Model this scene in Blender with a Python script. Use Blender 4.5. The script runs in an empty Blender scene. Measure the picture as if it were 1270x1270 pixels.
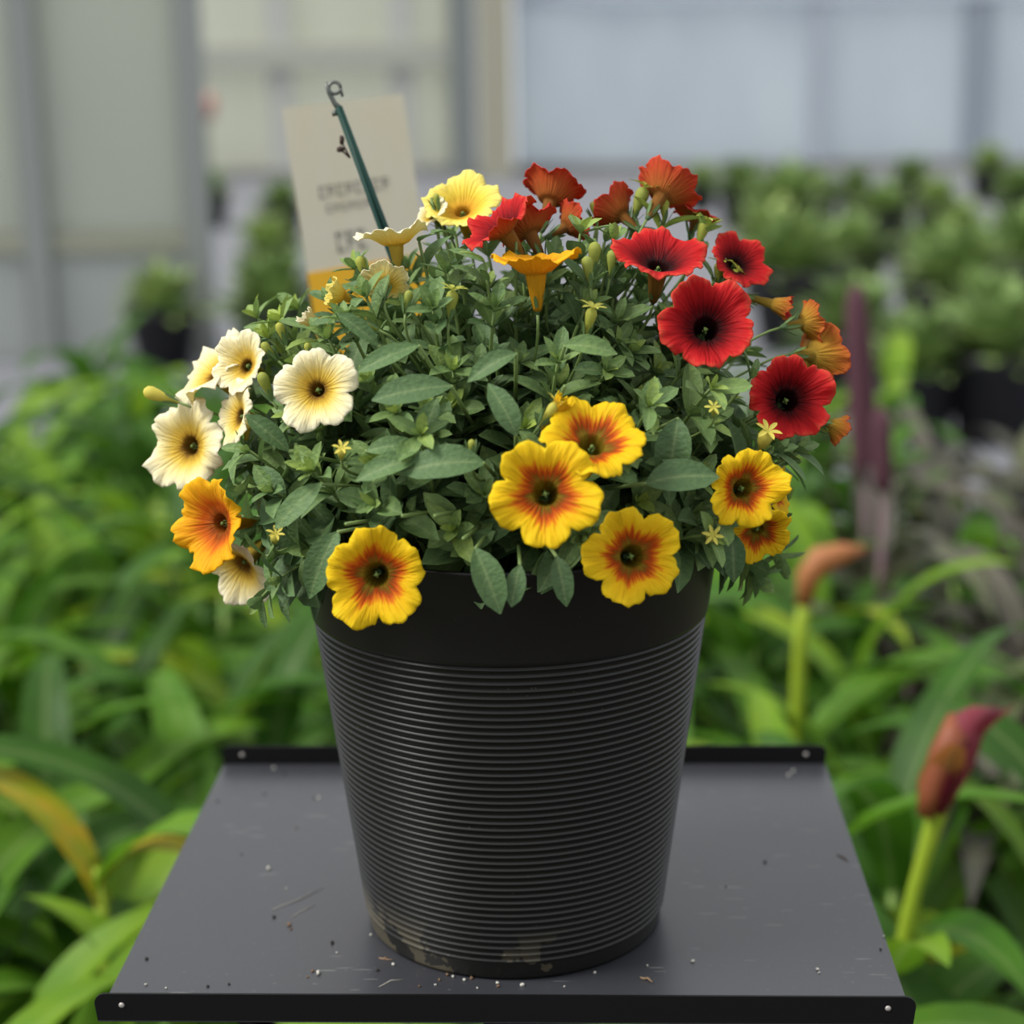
import bpy, math, random
from mathutils import Vector, Matrix
R_ = math.radians
SC = bpy.context.scene
COL = SC.collection
random.seed(7)
rnd = random.random
def uni(a, b): return a + (b - a) * rnd()

# ------------------------------------------------------------------ camera, light, exposure
TRAY_Z = 0.90
CAM = Vector((0, 0, TRAY_Z + 0.526))
F_PX = 2280.7
_p, _ro = R_(13.954), R_(-0.906)
_fw = Vector((0, math.cos(_p), -math.sin(_p))); _up0 = Vector((0, math.sin(_p), math.cos(_p))); _rt0 = Vector((1, 0, 0))
RT = _rt0 * math.cos(_ro) + _up0 * math.sin(_ro)
UP = -_rt0 * math.sin(_ro) + _up0 * math.cos(_ro)
FW = _fw
cd = bpy.data.cameras.new('camera'); cam = bpy.data.objects.new('camera', cd); COL.objects.link(cam)
m = Matrix((RT, UP, -FW)).transposed().to_4x4(); m.translation = CAM; cam.matrix_world = m
cd.sensor_width = 36; cd.lens = F_PX / 1270 * 36; cd.clip_start = .05; cd.clip_end = 200
cd.dof.use_dof = True; cd.dof.focus_distance = 1.01; cd.dof.aperture_fstop = cd.lens / 1000 / 0.0145
SC.camera = cam
SC.view_settings.view_transform = 'Standard'; SC.view_settings.look = 'None'
SC.view_settings.gamma = 1; SC.view_settings.use_curve_mapping = False
SC.view_settings.exposure = 0.55

w = bpy.data.worlds.new('sky'); SC.world = w; w.use_nodes = True
nt = w.node_tree; nt.nodes.clear()
out = nt.nodes.new('ShaderNodeOutputWorld'); bg = nt.nodes.new('ShaderNodeBackground')
tc = nt.nodes.new('ShaderNodeTexCoord'); sp = nt.nodes.new('ShaderNodeSeparateXYZ'); cr = nt.nodes.new('ShaderNodeValToRGB')
nt.links.new(tc.outputs['Generated'], sp.inputs[0]); nt.links.new(sp.outputs['Z'], cr.inputs[0])
cr.color_ramp.elements[0].position = 0.0; cr.color_ramp.elements[0].color = (.66, .69, .73, 1)
cr.color_ramp.elements[1].position = 1.0; cr.color_ramp.elements[1].color = (1.0, 1.0, .98, 1)
nt.links.new(cr.outputs[0], bg.inputs[0]); bg.inputs[1].default_value = 0.85
nt.links.new(bg.outputs[0], out.inputs[0])
sd = bpy.data.lights.new('sun', 'SUN'); sun = bpy.data.objects.new('sun', sd); COL.objects.link(sun)
sd.energy = 2.9; sd.angle = R_(24); sd.color = (1, .97, .90)
_s = Vector((-.92, -.22, 1.0)).normalized()          # towards the sun
sun.rotation_euler = _s.to_track_quat('Z', 'Y').to_euler(); sun.location = (-4, -1, 6)

# ------------------------------------------------------------------ helpers
def ray(px, py): return (FW + RT * ((px - 635) / F_PX) - UP * ((py - 635) / F_PX)).normalized()
def on_plane(px, py, z):
    d = ray(px, py); t = (z - CAM.z) / d.z; return CAM + d * t
def at_y(px, py, y):
    d = ray(px, py); return CAM + d * (y / d.y)
def cdir(a, b, c): return (RT * a + UP * b - FW * c).normalized()

def mat(name, color=(.5, .5, .5), rough=.6, spec=.5, metal=0):
    M = bpy.data.materials.new(name); M.use_nodes = True
    b = M.node_tree.nodes['Principled BSDF']
    b.inputs['Base Color'].default_value = (*color, 1); b.inputs['Roughness'].default_value = rough
    b.inputs['Specular IOR Level'].default_value = spec; b.inputs['Metallic'].default_value = metal
    return M
def N(M, t, **kw):
    n = M.node_tree.nodes.new(t)
    for k, v in kw.items(): setattr(n, k, v)
    return n
def L(M, a, b): M.node_tree.links.new(a, b)
def bsdf(M): return M.node_tree.nodes['Principled BSDF']
def ramp(M, stops, src):
    n = N(M, 'ShaderNodeValToRGB'); e = n.color_ramp.elements
    while len(e) < len(stops): e.new(.5)
    for k, (p, c) in enumerate(stops):
        e[k].position = p; e[k].color = (*c, 1)
    L(M, src, n.inputs[0]); return n
def noise(M, scale, detail=3, vec=None, rough=.5, dist=0):
    n = N(M, 'ShaderNodeTexNoise'); n.inputs['Scale'].default_value = scale; n.inputs['Detail'].default_value = detail
    n.inputs['Roughness'].default_value = rough; n.inputs['Distortion'].default_value = dist
    if vec: L(M, vec, n.inputs['Vector'])
    return n
def math_(M, op, a, b=None, c=None):
    n = N(M, 'ShaderNodeMath', operation=op)
    for k, v in enumerate((a, b, c)):
        if v is None: continue
        if isinstance(v, (int, float)): n.inputs[k].default_value = v
        else: L(M, v, n.inputs[k])
    return n.outputs[0]
def mix(M, f, a, b, mode='MIX'):
    n = N(M, 'ShaderNodeMix', data_type='RGBA', blend_type=mode)
    for s, v in ((n.inputs[0], f), (n.inputs[6], a), (n.inputs[7], b)):
        if isinstance(v, (int, float)): s.default_value = v
        elif isinstance(v, tuple): s.default_value = (*v, 1)
        else: L(M, v, s)
    return n.outputs[2]
def bump(M, h, strength=.3, dist=.001):
    n = N(M, 'ShaderNodeBump'); n.inputs['Strength'].default_value = strength; n.inputs['Distance'].default_value = dist
    L(M, h, n.inputs['Height']); L(M, n.outputs[0], bsdf(M).inputs['Normal'])
def translucent(M, col, f):
    t = N(M, 'ShaderNodeBsdfTranslucent'); mx = N(M, 'ShaderNodeMixShader'); mx.inputs[0].default_value = f
    if isinstance(col, tuple): t.inputs[0].default_value = (*col, 1)
    else: L(M, col, t.inputs[0])
    o = M.node_tree.nodes['Material Output']
    L(M, bsdf(M).outputs[0], mx.inputs[1]); L(M, t.outputs[0], mx.inputs[2]); L(M, mx.outputs[0], o.inputs[0])

class MB:
    def __init__(s): s.v = []; s.f = []; s.a = []; s.w = []
    def add(s, vs, fs, a=0.0, wv=None):
        s.w += wv or [0] * len(vs)
        o = len(s.v); s.v += [tuple(v) for v in vs]; s.f += [tuple(i + o for i in f) for f in fs]; s.a += [a] * len(vs)
    def box(s, c, d, rot=None):
        vs = [Vector((x * d[0] / 2, y * d[1] / 2, z * d[2] / 2)) for x in (-1, 1) for y in (-1, 1) for z in (-1, 1)]
        if rot: vs = [rot @ v for v in vs]
        s.add([v + Vector(c) for v in vs], [(0, 1, 3, 2), (4, 6, 7, 5), (0, 4, 5, 1), (2, 3, 7, 6), (0, 2, 6, 4), (1, 5, 7, 3)])
    def tube(s, pts, rad, n=6, a=0.0, cap=True):
        pts = [Vector(p) for p in pts]; k = len(pts)
        rad = rad if isinstance(rad, (list, tuple)) else [rad] * k
        vs = []; t0 = (pts[1] - pts[0]).normalized()
        x = t0.orthogonal().normalized()
        for i, p in enumerate(pts):
            t = (pts[min(i + 1, k - 1)] - pts[max(i - 1, 0)]).normalized()
            x = (x - t * x.dot(t)).normalized(); y = t.cross(x)
            for j in range(n):
                an = 2 * math.pi * j / n
                vs.append(p + (x * math.cos(an) + y * math.sin(an)) * rad[i])
        fs = [(i * n + j, i * n + (j + 1) % n, (i + 1) * n + (j + 1) % n, (i + 1) * n + j) for i in range(k - 1) for j in range(n)]
        if cap: fs += [tuple(range(n))[::-1], tuple((k - 1) * n + j for j in range(n))]
        s.add(vs, fs, a)
    def lathe(s, prof, n=48, c=(0, 0, 0), capb=False, capt=False):
        vs = []; k = len(prof)
        for r, z in prof:
            for j in range(n):
                an = 2 * math.pi * j / n; vs.append((c[0] + r * math.cos(an), c[1] + r * math.sin(an), c[2] + z))
        fs = [(i * n + j, i * n + (j + 1) % n, (i + 1) * n + (j + 1) % n, (i + 1) * n + j) for i in range(k - 1) for j in range(n)]
        if capb: fs.append(tuple(range(n))[::-1])
        if capt: fs.append(tuple((k - 1) * n + j for j in range(n)))
        s.add(vs, fs)
    def blob(s, c, r, n=7, jit=.25):
        M = []
        for i in range(1, n - 1):
            ph = math.pi * i / (n - 1)
            for j in range(n + 1):
                an = 2 * math.pi * j / (n + 1); q = 1 + uni(-jit, jit)
                M.append((c[0] + r[0] * q * math.sin(ph) * math.cos(an), c[1] + r[1] * q * math.sin(ph) * math.sin(an), c[2] + r[2] * q * math.cos(ph)))
        k = n + 1; rows = n - 2
        top = len(M); M.append((c[0], c[1], c[2] + r[2])); M.append((c[0], c[1], c[2] - r[2]))
        fs = [(i * k + j, (i + 1) * k + j, (i + 1) * k + (j + 1) % k, i * k + (j + 1) % k) for i in range(rows - 1) for j in range(k)]
        fs += [(top, j, (j + 1) % k) for j in range(k)] + [(top + 1, (rows - 1) * k + (j + 1) % k, (rows - 1) * k + j) for j in range(k)]
        s.add(M, fs)
    def mesh(s, name, mats, smooth=True):
        me = bpy.data.meshes.new(name); me.from_pydata(s.v, [], s.f); me.update()
        at = me.attributes.new('tone', 'FLOAT', 'POINT'); at.data.foreach_set('value', s.a)
        av = me.attributes.new('vein', 'FLOAT', 'POINT'); av.data.foreach_set('value', s.w)
        for mm in (mats if isinstance(mats, (list, tuple)) else [mats]): me.materials.append(mm)
        if smooth: me.polygons.foreach_set('use_smooth', [True] * len(me.polygons))
        return me
    def build(s, name, mats, parent=None, smooth=True, loc=None):
        o = bpy.data.objects.new(name, s.mesh(name, mats, smooth)); COL.objects.link(o)
        if parent: o.parent = parent
        if loc is not None: o.location = loc
        return o
def tag(o, label, cat, group=None, kind=None):
    o['label'] = label; o['category'] = cat
    if group: o['group'] = group
    if kind: o['kind'] = kind
    return o
def empty(name, loc, rz=0):
    o = bpy.data.objects.new(name, None); COL.objects.link(o); o.location = loc; o.rotation_euler = (0, 0, rz); o.empty_display_size = .02
    return o
def struct(o): o['kind'] = 'structure'; return o
def copy_tree(o, parent=None):
    c = o.copy(); COL.objects.link(c); c.parent = parent
    for ch in list(o.children): copy_tree(ch, c)
    return c

# ------------------------------------------------------------------ materials
def attr_tone(M): 
    n = N(M, 'ShaderNodeAttribute'); n.attribute_name = 'tone'; return n.outputs['Fac']
def leaf_material(name, stops, rough=.55, tl=.3, nscale=40, spec=.4):
    M = mat(name, rough=rough, spec=spec)
    nz = noise(M, nscale, 2)
    v = math_(M, 'ADD', attr_tone(M), math_(M, 'MULTIPLY', math_(M, 'SUBTRACT', nz.outputs['Fac'], .5), .35))
    r = ramp(M, stops, v); vn = N(M, 'ShaderNodeAttribute'); vn.attribute_name = 'vein'
    c = mix(M, math_(M, 'MULTIPLY', math_(M, 'POWER', vn.outputs['Fac'], 5), .45), r.outputs[0], mix(M, .5, r.outputs[0], (.42, .50, .22)))
    L(M, c, bsdf(M).inputs['Base Color']); bump(M, nz.outputs['Fac'], .25, .004)
    translucent(M, c, tl); return M
M_FOL = leaf_material('soft_petunia_leaf', [(0, (.045, .090, .034)), (.4, (.090, .165, .058)), (.7, (.165, .26, .075)), (1, (.34, .44, .07))], .6, .22, 120, .35)
M_STEM = mat('green_stem', (.13, .20, .05), .6)
M_BUD = leaf_material('bud_skin', [(0, (.14, .22, .05)), (.5, (.40, .42, .06)), (1, (.72, .60, .10))], .6, .25, 200)
M_MIL = leaf_material('millet_leaf', [(0, (.018, .055, .008)), (.3, (.045, .135, .010)), (.6, (.105, .24, .014)), (.85, (.21, .33, .018)), (1, (.46, .32, .02))], .5, .4, 9, .22)
M_SILV = leaf_material('dusky_leaf', [(0, (.030, .030, .022)), (.4, (.085, .075, .060)), (.7, (.12, .15, .06)), (1, (.19, .13, .11))], .5, .25, 9)
M_FAR = leaf_material('distant_leaf', [(0, (.10, .17, .05)), (.5, (.20, .31, .09)), (1, (.33, .42, .14))], .6, .25, 15)

def petal(name, inner, outer, star, streak, vein):
    F = []
    for nm, stops in (('petal_face', inner), ('petal_back', outer)):
        M = mat(name + '_' + nm, rough=.65, spec=.15)
        uv = N(M, 'ShaderNodeUVMap'); uv.uv_map = 'polar'
        s = N(M, 'ShaderNodeSeparateXYZ'); L(M, uv.outputs[0], s.inputs[0]); u, v = s.outputs[0], s.outputs[1]
        cb = N(M, 'ShaderNodeCombineXYZ'); L(M, math_(M, 'MULTIPLY', u, 58), cb.inputs[0]); L(M, math_(M, 'MULTIPLY', v, 2.2), cb.inputs[1])
        oi = N(M, 'ShaderNodeObjectInfo'); L(M, math_(M, 'MULTIPLY', oi.outputs['Random'], 50), cb.inputs[2])
        nz = noise(M, 1.0, 3, cb.outputs[0])
        ca = math_(M, 'COSINE', math_(M, 'MULTIPLY', u, 10 * math.pi))
        x = math_(M, 'ADD', v, math_(M, 'MULTIPLY', math_(M, 'SUBTRACT', nz.outputs['Fac'], .5), streak))
        x = math_(M, 'ADD', x, math_(M, 'MULTIPLY', ca, star))
        r = ramp(M, stops, x)
        # radial veins: one main vein per lobe
        sv = math_(M, 'ABSOLUTE', math_(M, 'SINE', math_(M, 'MULTIPLY', u, 5 * math.pi)))
        vm = math_(M, 'LESS_THAN', sv, math_(M, 'DIVIDE', .035, math_(M, 'ADD', v, .25)))
        fine = math_(M, 'MULTIPLY', math_(M, 'GREATER_THAN', nz.outputs['Fac'], .62), .12)
        c = mix(M, math_(M, 'ADD', math_(M, 'MULTIPLY', vm, .35), fine), r.outputs[0], vein)
        L(M, c, bsdf(M).inputs['Base Color']); translucent(M, c, .33)
        wv = noise(M, 1.0, 2, cb.outputs[0]); bump(M, wv.outputs['Fac'], .85, .002)
        F.append(M)
    return F
CREAM = petal('cream', [(0, (.20, .12, .02)), (.20, (.22, .11, .015)), (.27, (.55, .33, .03)), (.40, (.83, .60, .10)), (.60, (.86, .75, .36)), (.85, (.88, .82, .56)), (1, (.90, .86, .66))],
              [(0, (.50, .38, .06)), (.3, (.75, .52, .06)), (.6, (.80, .66, .22)), (1, (.86, .78, .44))], .0, .22, (.62, .42, .06))
LEMON = petal('lemon', [(0, (.45, .20, .02)), (.25, (.72, .38, .03)), (.5, (.80, .62, .07)), (1, (.85, .76, .22))],
              [(0, (.60, .36, .03)), (.35, (.75, .50, .05)), (.6, (.80, .64, .10)), (1, (.84, .74, .22))], .0, .25, (.50, .32, .03))
YELLOW = petal('yellow', [(0, (.30, .25, .02)), (.20, (.22, .15, .01)), (.31, (.22, .08, .006)), (.41, (.46, .055, .004)), (.51, (.68, .20, .006)), (.60, (.78, .47, .006)), (1, (.80, .58, .012))],
               [(0, (.50, .36, .02)), (.4, (.72, .38, .01)), (1, (.78, .48, .01))], -.055, .50, (.36, .12, .005))
AMBER = petal('amber', [(0, (.20, .10, .01)), (.25, (.30, .06, .005)), (.42, (.66, .14, .01)), (.6, (.82, .36, .01)), (1, (.84, .48, .01))],
              [(0, (.62, .30, .01)), (.4, (.80, .38, .01)), (1, (.84, .50, .015))], -.03, .34, (.55, .22, .01))
RED = petal('red', [(0, (.015, .004, .004)), (.25, (.022, .002, .003)), (.40, (.13, .003, .005)), (.60, (.36, .007, .010)), (.85, (.56, .014, .016)), (1, (.66, .07, .04))],
            [(0, (.30, .16, .03)), (.3, (.34, .13, .02)), (.6, (.42, .09, .02)), (1, (.50, .05, .02))], .0, .40, (.16, .002, .004))
BRICK = petal('brick', [(0, (.02, .004, .004)), (.25, (.05, .004, .004)), (.5, (.38, .012, .012)), (1, (.56, .03, .02))],
             [(0, (.26, .14, .03)), (.4, (.40, .11, .02)), (.75, (.50, .07, .02)), (1, (.62, .07, .035))], .0, .4, (.20, .03, .015))
RUST = petal('rust', RED and [(0, (.02, .004, .004)), (.25, (.05, .004, .004)), (.5, (.38, .012, .012)), (1, (.56, .03, .02))],
             [(0, (.36, .26, .04)), (.4, (.48, .27, .03)), (.75, (.46, .16, .02)), (1, (.55, .13, .03))], .0, .4, (.16, .05, .02))

M_POT = mat('pot_plastic', (.012, .012, .012), .36, .34)
g = N(M_POT, 'ShaderNodeTexCoord'); sx = N(M_POT, 'ShaderNodeSeparateXYZ'); L(M_POT, g.outputs['Object'], sx.inputs[0])
nz = noise(M_POT, 26, 4, g.outputs['Object'], .6)
low = math_(M_POT, 'SUBTRACT', .034, sx.outputs['Z'])
lm = math_(M_POT, 'MULTIPLY', math_(M_POT, 'MAXIMUM', math_(M_POT, 'MULTIPLY', low, 30), 0.0), math_(M_POT, 'GREATER_THAN', math_(M_POT, 'SUBTRACT', nz.outputs['Fac'], math_(M_POT, 'MULTIPLY', sx.outputs['X'], 1.1)), .56))
fs_ = noise(M_POT, 420, 1, g.outputs['Object']); spk = math_(M_POT, 'GREATER_THAN', fs_.outputs['Fac'], .80)
dirt = math_(M_POT, 'MINIMUM', math_(M_POT, 'ADD', math_(M_POT, 'MULTIPLY', lm, .55), math_(M_POT, 'MULTIPLY', spk, .5)), 1.0)
nb = noise(M_POT, 9, 3, g.outputs['Object'])
base = mix(M_POT, nb.outputs['Fac'], (.005, .005, .005), (.010, .010, .008))
L(M_POT, mix(M_POT, dirt, base, (.14, .12, .075)), bsdf(M_POT).inputs['Base Color'])
L(M_POT, math_(M_POT, 'ADD', math_(M_POT, 'MULTIPLY', nb.outputs['Fac'], .15), .30), bsdf(M_POT).inputs['Roughness'])

M_TRAY = mat('black_powder_coat', (.02, .02, .021), .36, .6)
g = N(M_TRAY, 'ShaderNodeTexCoord')
mp = N(M_TRAY, 'ShaderNodeMapping'); mp.inputs['Rotation'].default_value = (0, 0, R_(28)); mp.inputs['Scale'].default_value = (22, 260, 1); L(M_TRAY, g.outputs['Object'], mp.inputs[0])
mp2 = N(M_TRAY, 'ShaderNodeMapping'); mp2.inputs['Rotation'].default_value = (0, 0, R_(-61)); mp2.inputs['Scale'].default_value = (30, 330, 1); L(M_TRAY, g.outputs['Object'], mp2.inputs[0])
s1 = math_(M_TRAY, 'GREATER_THAN', noise(M_TRAY, 1, 1, mp.outputs[0]).outputs['Fac'], .72)
s2 = math_(M_TRAY, 'GREATER_THAN', noise(M_TRAY, 1, 1, mp2.outputs[0]).outputs['Fac'], .735)
pz = noise(M_TRAY, 7, 3, g.outputs['Object'])
patch = math_(M_TRAY, 'GREATER_THAN', pz.outputs['Fac'], .5)
dust = noise(M_TRAY, 300, 2, g.outputs['Object']); dm = math_(M_TRAY, 'MULTIPLY', math_(M_TRAY, 'GREATER_THAN', dust.outputs['Fac'], .70), .10)
scr = math_(M_TRAY, 'MULTIPLY', math_(M_TRAY, 'MULTIPLY', math_(M_TRAY, 'MAXIMUM', s1, s2), patch), .22)
cf = math_(M_TRAY, 'MINIMUM', math_(M_TRAY, 'ADD', scr, dm), 1.0)
L(M_TRAY, mix(M_TRAY, cf, mix(M_TRAY, pz.outputs['Fac'], (.024, .025, .031), (.040, .042, .050)), (.42, .42, .40)), bsdf(M_TRAY).inputs['Base Color'])
L(M_TRAY, math_(M_TRAY, 'ADD', math_(M_TRAY, 'MULTIPLY', pz.outputs['Fac'], .14), .30), bsdf(M_TRAY).inputs['Roughness'])
M_EDGE = mat('black_steel', (.004, .004, .0045), .5, .18)
M_RIVET = mat('bare_rivet', (.35, .33, .31), .45, .5, .3)

# ------------------------------------------------------------------ setting
def panel(name, x0, x1, y0, y1, z0, z1, M, parent=None):
    b = MB(); b.box(((x0 + x1) / 2, (y0 + y1) / 2, (z0 + z1) / 2), (x1 - x0, y1 - y0, z1 - z0)); return b.build(name, M, parent, smooth=False)
M_FLOOR = mat('grey_ground_cloth', (.24, .24, .265), .8)
g = N(M_FLOOR, 'ShaderNodeTexCoord'); nz = noise(M_FLOOR, .8, 4, g.outputs['Object'])
ck = noise(M_FLOOR, 14, 2, g.outputs['Object'])
L(M_FLOOR, mix(M_FLOOR, ck.outputs['Fac'], mix(M_FLOOR, nz.outputs['Fac'], (.11, .115, .135), (.19, .195, .22)), (.15, .155, .175)), bsdf(M_FLOOR).inputs['Base Color'])
struct(panel('floor', -14, 16, 5.4, 23.2, -.1, 0, M_FLOOR))
M_SOIL = mat('dark_bed_soil', (.03, .024, .016), .95)
g = N(M_SOIL, 'ShaderNodeTexCoord'); nz = noise(M_SOIL, 20, 4, g.outputs['Object'])
L(M_SOIL, ramp(M_SOIL, [(.3, (.012, .010, .006)), (.7, (.06, .045, .03))], nz.outputs['Fac']).outputs[0], bsdf(M_SOIL).inputs['Base Color'])
struct(panel('floor_bed', -14, 16, -2.5, 5.4, -.1, 0, M_SOIL))
def clad(name, ca, cb, sc):
    M = mat(name, rough=.35, spec=.4)
    g = N(M, 'ShaderNodeTexCoord'); mp = N(M, 'ShaderNodeMapping'); mp.inputs['Scale'].default_value = sc; L(M, g.outputs['Object'], mp.inputs[0])
    nz = noise(M, 1, 2, mp.outputs[0]); c = mix(M, nz.outputs['Fac'], ca, cb)
    L(M, c, bsdf(M).inputs['Base Color']); translucent(M, c, .72); return M
M_CLR = clad('blue_grey_polycarbonate', (.61, .66, .70), (.74, .78, .80), (1.2, 1, .5))
M_CLL = clad('straw_tinted_polycarbonate', (.64, .65, .55), (.74, .75, .68), (2.4, 1, .3))
M_CLN = clad('grey_green_polycarbonate', (.57, .60, .56), (.68, .70, .62), (.6, 1, .9))
M_CLK = clad('frosted_lower_polycarbonate', (.56, .59, .57), (.64, .66, .65), (.7, 1, .9))
M_ALU = mat('dull_aluminium', (.22, .235, .23), .5, .4)
M_ALU2 = mat('beige_painted_steel', (.33, .32, .25), .5, .4)
M_MUL = mat('pale_glazing_bar', (.36, .40, .46), .5)
YW = 22.8
def xw(px, y=YW): return at_y(px, 150, y).x
struct(panel('wall_back_right', xw(640), 14, YW, YW + .05, .12, 5.2, M_CLR))
struct(panel('wall_back_left', -13, xw(570), YW, YW + .05, .12, 5.2, M_CLL))
struct(panel('baseboard_back', -13, 14, YW - .08, YW + .1, 0, .12, mat('curb_concrete', (.22, .22, .22), .8)))
def part_bars(name, xs, wd, M, z1=5.2, dz=.09):
    for x in xs:
        struct(panel(name, x - wd / 2, x + wd / 2, YW - dz, YW, .12, z1, M))
part_bars('trim_1', [xw(1012), xw(1375)], .26, M_MUL)
part_bars('trim_2', [xw(1208)], .36, mat('blue_grey_post', (.24, .28, .33), .5))
part_bars('trim_3', [xw(350), xw(500)], .30, mat('grey_glazing_strip', (.42, .43, .40), .5), dz=.03)
struct(panel('trim_4', -13, xw(570), YW - .12, YW, 1.30, 1.58, mat('pale_rail', (.36, .37, .32), .5)))
struct(panel('trim_5', xw(640), 14, YW - .12, YW, 1.98, 2.30, mat('bluish_rail', (.40, .45, .52), .5)))
struct(panel('trim_6', xw(560), xw(592), YW - .3, YW + .1, 0, 5.2, mat('grey_column', (.17, .19, .19), .5)))
struct(panel('trim_7', xw(594), xw(636), YW - .34, YW + .12, 0, 5.2, M_ALU2))
# nearer partition on the left
YP = 9.0
def xp(px, py=300): return at_y(px, py, YP).x
struct(panel('wall_left_upper', -5.5, xp(244), YP + .03, YP + .06, .62, 3.2, M_CLN))
struct(panel('wall_left_lower', -5.5, xp(244), YP + .03, YP + .06, .0, .52, M_CLK))
struct(panel('trim_8', -5.5, xp(244), YP, YP + .07, .52, .62, mat('sill_rail', (.25, .26, .20), .6)))
struct(panel('trim_9', xp(246) - .06, xp(246) + .055, YP - .02, YP + .10, 0, 3.2, M_ALU))
struct(panel('trim_10', xp(46) - .06, xp(46) + .06, YP - .02, YP + .10, 0, 3.2, M_ALU))
struct(panel('trim_11', xp(-150) - .06, xp(-150) + .06, YP - .02, YP + .10, 0, 3.2, M_ALU))

# ------------------------------------------------------------------ far potted plants on the grey floor
M_BPOT = mat('nursery_pot', (.012, .012, .016), .5)
def tuft(h, r, n, mtone, wd=.03):
    b = MB()
    for i in range(n):
        az = uni(0, 2 * math.pi); el = uni(.15, 1.35); ln = uni(.5, 1) * math.hypot(r * math.cos(el), h * math.sin(el))
        d = Vector((math.cos(az) * math.cos(el), math.sin(az) * math.cos(el), math.sin(el))); sd_ = d.cross(Vector((0, 0, 1))).normalized()
        vs = []; K = 5
        for k in range(K + 1):
            t = k / K; p = d * ln * t + Vector((0, 0, -.25 * ln * t * t)); ww = wd * math.sin(math.pi * min(.97, t * .9 + .08))
            vs += [p - sd_ * ww, p + Vector((0, 0, -.2 * ww)), p + sd_ * ww]
        fs = [(3 * k + c, 3 * k + c + 1, 3 * k + c + 4, 3 * k + c + 3) for k in range(K) for c in (0, 1)]
        b.add(vs, fs, min(1, max(0, mtone + uni(-.35, .35))))
    return b
tuft_meshes = [tuft(.30, .24, 170, t).mesh('foliage', M_FAR) for t in (.35, .5, .7)]
pot_b = MB(); pot_b.lathe([(.095, 0), (.13, .20), (.14, .20), (.14, .225), (.12, .225), (.115, .19)], 28, capb=True, capt=True)
pot_me = pot_b.mesh('pot_shell', M_BPOT)
# (px, py of pot base, scale, tone, extra height)
FAR = [(335, 372, 1.15, 2, 'bright lime tuft in the gap left of the sign'), (262, 282, 1.1, 0, 'just right of the grey partition post'), (352, 300, 1.1, 0, 'behind the lime tuft at the sign edge'),
       (1095, 318, 1.2, 1, 'upright, above and right of the purple spike'), (1232, 388, 1.1, 0, 'low right below the arching row'), (1190, 345, 1.1, 2, 'in the arching row on the right'),
       (1152, 400, 1.25, 1, 'left of the darkest pot on the right'), (1186, 452, 1.45, 1, 'nearest on the right with the darkest pot'), (1268, 420, 1.5, 0, 'cut by the right picture edge, lower one'),
       (1160, 300, 1.1, 2, 'at the top of the arching row'), (1262, 290, 1.2, 0, 'cut by the right picture edge, upper one'), (975, 330, 1.6, 1, 'broad, behind the small red flower'),
       (920, 285, 1.3, 0, 'behind the top right red flowers'), (1010, 292, 1.2, 1, 'back row between two broad plants'), (985, 430, 1.5, 1, 'in front of the broad one behind the blooms'),
       (955, 372, 1.3, 2, 'half hidden by the right red flowers'), (1060, 272, 1.0, 0, 'small, furthest back by the pale wall'), (870, 262, 1.0, 2, 'peeping over the top red flowers'),
       (1215, 470, 1.1, 1, 'low beside the darkest pot'), (345, 470, 1.3, 0, 'above the dark buds on the left'), (1055, 505, 1.2, 0, 'low between the purple spike and the red blooms'), (1235, 545, 1.3, 1, 'at the right rear end of the millet bed'), (1135, 545, 1.1, 0, 'just behind the dusky millet, right of the spike'), (1050, 395, 1.3, 1, 'straight behind the purple spike tip'), (1225, 250, 1.2, 2, 'right end of the furthest row'), (1130, 262, 1.1, 0, 'middle of the furthest row'), (205, 455, 1.1, 2, 'before the left partition wall')]
for i, (px, py, s, t, desc) in enumerate(FAR):
    p = on_plane(px, py, 0)
    root = empty('potted_plant', p, uni(0, 6)); root.scale = (s * 1.15,) * 3
    a = bpy.data.objects.new('plant_pot', pot_me); b = bpy.data.objects.new('foliage', tuft_meshes[t])
    for o in (a, b): COL.objects.link(o); o.parent = root
    b.location = (0, 0, .2)
    tag(root, 'blurred green plant in dark pot, ' + desc, 'potted plant', 'blurred potted plants on the far floor')
# yellowish potted clump and a red bloom far away
p = on_plane(1112, 485, 0); root = empty('potted_plant', p)
tf = tuft(.24, .17, 160, .5, .025); M_STRAW = leaf_material('straw_leaf', [(0, (.24, .17, .05)), (1, (.46, .33, .11))], .6, .2)
o = tf.build('foliage', M_STRAW, root); o.location = (0, 0, .16)
o = bpy.data.objects.new('plant_pot', pot_me); COL.objects.link(o); o.parent = root; o.scale = (.8,) * 3
tag(root, 'blurred straw yellow potted clump right of the dark purple spike', 'potted plant', 'blurred potted plants on the far floor')
p = on_plane(262, 262, 0); root = empty('flowering_stake_plant', p)
b = MB(); b.tube([(0, 0, 0), (0, 0, .9)], .012); b.build('stem', M_STEM, root)
b = MB(); b.blob((0, 0, .98), (.11, .11, .13)); b.build('flower_head', mat('faded_pink_bloom', (.50, .25, .20), .7), root)
tag(root, 'tall far plant with faded pink bloom beside the grey partition post', 'plant')

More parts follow.
